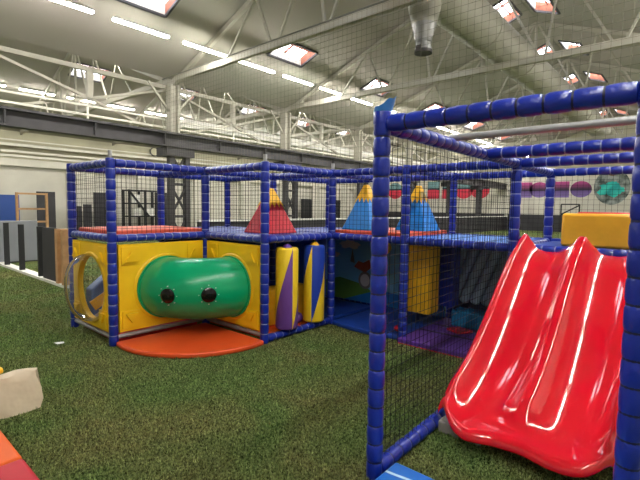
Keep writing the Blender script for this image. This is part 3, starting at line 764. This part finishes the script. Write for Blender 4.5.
# punch bags
for cx_, m, cap, lab, nm in ((3.69, ((250,212,44),(112,68,150)), PURP, 'yellow and purple punch bag hanging left of the other bag', 0), (4.185, ((28,62,172),(250,212,44)), YELV, 'yellow and blue punch bag hanging right beside the corner post', 1)):
    cy_ = 3.72; z0, z1 = .1, 1.09; th_c = math.atan2(-cy_, -cx_)
    seam = th_c + (RD(30) if nm == 0 else RD(-12))
    t = thing('punch_bag', lab, 'punch bag', (cx_,cy_,z0), None)
    mb = MB(); mb.tube((cx_,cy_,z0),(cx_,cy_,z1),[(0,.115),(.012,.132),(.03,.137),(.97,.137),(.99,.13),(1,.118)],32)
    build('cover', mb, bag_mat('bag_cover_%d' % nm, m[0], m[1], seam, 3, z1-z0), t, smooth=50)
    mb = MB(); mb.tube((cx_,cy_,z1-.01),(cx_,cy_,z1+.04),[(0,.07),(.5,.055),(1,.03)],16); build('top_cap', mb, cap, t)
    mb = MB(); mb.tube((cx_,cy_,z1+.03),(cx_,cy_,1.185),.02,8); build('strap', mb, BLACK, t)
# balls and low yellow block behind
tag(build('foam_block', MB().box(3.42,4.4,4.05,4.3,.046,.52), YELV, bevel=.03, seg=3), 'low yellow foam block on the floor behind the punch bags', 'foam block')
def ball(x, y, z, r, label):
    mb = MB(); rings = []
    for i in range(1, 12):
        a = pi*i/12; rings.append([(x+r*sin(a)*cos(2*pi*k/20), y+r*sin(a)*sin(2*pi*k/20), z-r*cos(a)) for k in range(20)])
    mb.sweep(rings); return tag(build('play_ball', mb, mat('violet_ball',(112,70,168),.35), smooth=80), label, 'ball')
ball(4.1, 3.93, .117, .072, 'violet play ball on the floor between the two bags')
# block inside the cabin, seen through the bubble
t = thing('foam_ramp', 'blue foam ramp with yellow band inside the cabin behind the bubble window', 'ramp', (2.75,5.4,.05))
mb = MB(); mb.prism([(2.2,5.68,.051),(3.0,5.68,.051),(3.0,5.68,.9),(2.62,5.68,.84),(2.2,5.68,.5)], (0,.2,0)); build('wedge', mb, mat('pale_blue_foam',(70,104,170),.5), t, bevel=.02)
mb = MB(); mb.bar((2.2,5.67,.3),(2.95,5.67,.74),.03,.13,up=(0,0,1)); build('band', mb, YELV, t, smooth=0)
mb = MB(); mb.prism([(2.2,5.672,.06),(2.9,5.672,.06),(2.9,5.672,.55),(2.2,5.672,.17)], (0,.006,0)); build('lower_face', mb, mat('pale_grey_foam',(190,192,196),.5), t, smooth=0)

# pyramids
def pyramid(cx_, cy_, z0, s, h, base_m, label, cap_h=.4):
    t = thing('foam_pyramid', label, 'foam pyramid', (cx_,cy_,z0)); top = .09
    mb = MB(); rings = []
    for k, f in ((0,1),(.02,1.02),(.5,(1+top)/2+.0),(.97,top+.03),(1,top*.6)):
        w = s/2*(1-(1-top)*k) if 0 < k < 1 else s/2*f
        rings.append([(cx_+x*w, cy_+y*w, z0+h*k) for x, y in ((-1,-1),(0,-1.02),(1,-1),(1.02,0),(1,1),(0,1.02),(-1,1),(-1.02,0))])
    mb.sweep(rings); build('body', mb, base_m, t, smooth=30, bevel=.01)
    mb = MB(); off = .006
    zz = [0, .30, .06, .34, .04, .30, 0]      # zigzag lower edge (fraction of cap height upwards)
    def at(k, x, y):
        w = s/2*(1-(1-top)*k)*1.03 + off; return (cx_+x*w, cy_+y*w, z0+h*k)
    for sx, sy, ex, ey in ((-1,-1,1,-1),(1,-1,1,1),(1,1,-1,1),(-1,1,-1,-1)):
        n = len(zz)-1; o = len(mb.v)
        for i in range(n+1):
            t_ = i/n; x, y = sx+(ex-sx)*t_, sy+(ey-sy)*t_
            k0 = 1-cap_h + zz[i]*cap_h; mb.v.append(at(k0, x, y)); mb.v.append(at(1.0, x, y))
        for i in range(n): mb.face((o+2*i, o+2*i+2, o+2*i+3, o+2*i+1))
    w = s/2*top*1.03+off; mb.poly([(cx_+x*w,cy_+y*w,z0+h+.006) for x, y in ((-1,-1),(1,-1),(1,1),(-1,1))])
    build('flame_cap', mb, YELV, t, smooth=0); return t
pyramid(3.92, 4.27, 1.236, .5, .58, REDV, 'red foam pyramid with yellow jagged top on the blue deck', .46)
pyramid(4.87, 3.40, 1.286, .47, .6, BLV, 'blue foam pyramid with yellow top partly behind the nearest post', .42)
pyramid(5.32, 2.86, 1.286, .45, .6, BLV, 'blue foam pyramid with yellow top behind the middle post with net', .42)

# yellow block on slide platform + red one behind
tag(build('foam_block', MB().box(4.98,5.3,.3,1.05,1.217,1.55), GOLD, bevel=.03, seg=3), 'golden yellow foam block on the blue platform above the slide', 'foam block')
tag(build('foam_block', MB().box(5.4,5.68,.3,1.0,1.217,1.565), REDV, bevel=.03), 'red foam block just behind the golden block on the platform', 'foam block')

# beige wedge and tumbling mat at lower left, paper scrap
t = thing('foam_wedge', 'wrinkled beige foam wedge lying on turf at the left edge', 'foam wedge', (.6,3.95,0))
mb = MB(); nx, ny = 14, 8
prof = [(3.74,0.0),(3.745,.07),(3.755,.16),(3.765,.24),(3.775,.295),(3.82,.31),(3.9,.28),(4.2,.0)]
rings = []
for i in range(nx+1):
    x = .1+(1.055-.1)*i/nx; k = .6 if i in (0,nx) else 1
    rings.append([(x+(.02*sin(j*1.3) if i == nx else 0), y+.012*sin(x*19+j*2.1), z*(.985 if i in (0,nx) else 1)+(.008*sin(x*23+j) if z > .02 else 0)) for j, (y, z) in enumerate(prof)])
mb.sweep(rings); build('body', mb, BEIGE, t, smooth=50)
mb = MB(); mb.box(.55,.84,3.79,3.86,.318,.36); tag(build('foam_brick', mb, YELV, bevel=.015), 'small yellow foam piece on the beige wedge at the left edge', 'foam block')
t = thing('tumbling_mat', 'folding tumbling mat with orange and red sections at lower left', 'mat', (.2,2.7,0))
for k, (m_, nm) in enumerate(((ORANGE,'orange'),(REDV,'red'),(YELV,'yellow'))):
    y1 = 3.5-.62*k; mm = mat('tumbling_orange',(216,92,30),.6,.25,.06,3,.15,8) if k == 0 else (mat('tumbling_red',(172,24,42),.6,.25,.06,3,.15,8) if k == 1 else m_)
    build('section', MB().box(-.7,.715,y1-.615,y1,0,.1), mm, t, bevel=.02, seg=3)['label'] = nm+' section'
mb = MB(); mb.poly([(1.66,5.24,.03),(1.72,5.22,.035),(1.74,5.3,.028),(1.68,5.32,.032)]); mb.poly([(1.66,5.24,.03),(1.63,5.27,.05),(1.68,5.32,.032)])
tag(build('paper_scrap', mb, PAPER, solid=.003, smooth=0), 'small white paper scrap on the turf left of the cabin', 'paper')

# ------------------------------------------------------------------ turf blades (stuff)
def blades(n):
    rnd = random.Random(3); vs = []; fs = []
    no = [(2.9,3.2,8.8,13.75),(U[0]-.02,U[1]+.02,V[4]-.02,V[5]+.02),(U[1]-.02,U[2]+.05,V[3]-.06,V[5]+.02),(U[2]-.14,U[3],V[1]+.05,V[4]),(1.22,2.2,V[0]+.06,1.28),(-.72,.74,1.6,3.52),(.1,1.1,3.72,4.32)]
    k = 0
    while k < n:
        # sample more densely close to the camera
        d = 1.3 + 11.5*rnd.random()**1.6; a = TH + rnd.uniform(-.72, .72)
        x, y = d*cos(a), d*sin(a)
        if any(q[0] < x < q[1] and q[2] < y < q[3] for q in no): continue
        if (x-U[1])**2+(y-V[4])**2 < 1.32**2 and x < U[1] and y < V[4]: continue
        h = rnd.uniform(.012,.036); w = rnd.uniform(.002,.0045)*(1+d*.15); t = rnd.uniform(0,2*pi); l = rnd.uniform(0,.016); b = rnd.uniform(0,2*pi)
        o = len(vs); vs += [(x-w*cos(t),y-w*sin(t),0),(x+w*cos(t),y+w*sin(t),0),(x+l*cos(b),y+l*sin(b),h)]; fs.append((o,o+1,o+2)); k += 1
    me = bpy.data.meshes.new('turf_pile'); me.from_pydata(vs, [], fs); me.materials.append(TURF)
    o = bpy.data.objects.new('turf_pile', me); COL.objects.link(o)
    tag(o, 'short artificial grass pile on the hall floor around the play frame', 'grass', kind='stuff')
blades(240000)

# ------------------------------------------------------------------ light
w = bpy.data.worlds.new('world'); SC.world = w; w.use_nodes = True
w.node_tree.nodes['Background'].inputs[0].default_value = (.95,.97,1,1); w.node_tree.nodes['Background'].inputs[1].default_value = 1.0
SC.view_settings.view_transform = 'Standard'; SC.view_settings.look = 'None'; SC.view_settings.exposure = 0.7; SC.view_settings.gamma = 1
SC.view_settings.use_curve_mapping = False
SC.cycles.max_bounces = 6; SC.cycles.transparent_max_bounces = 8
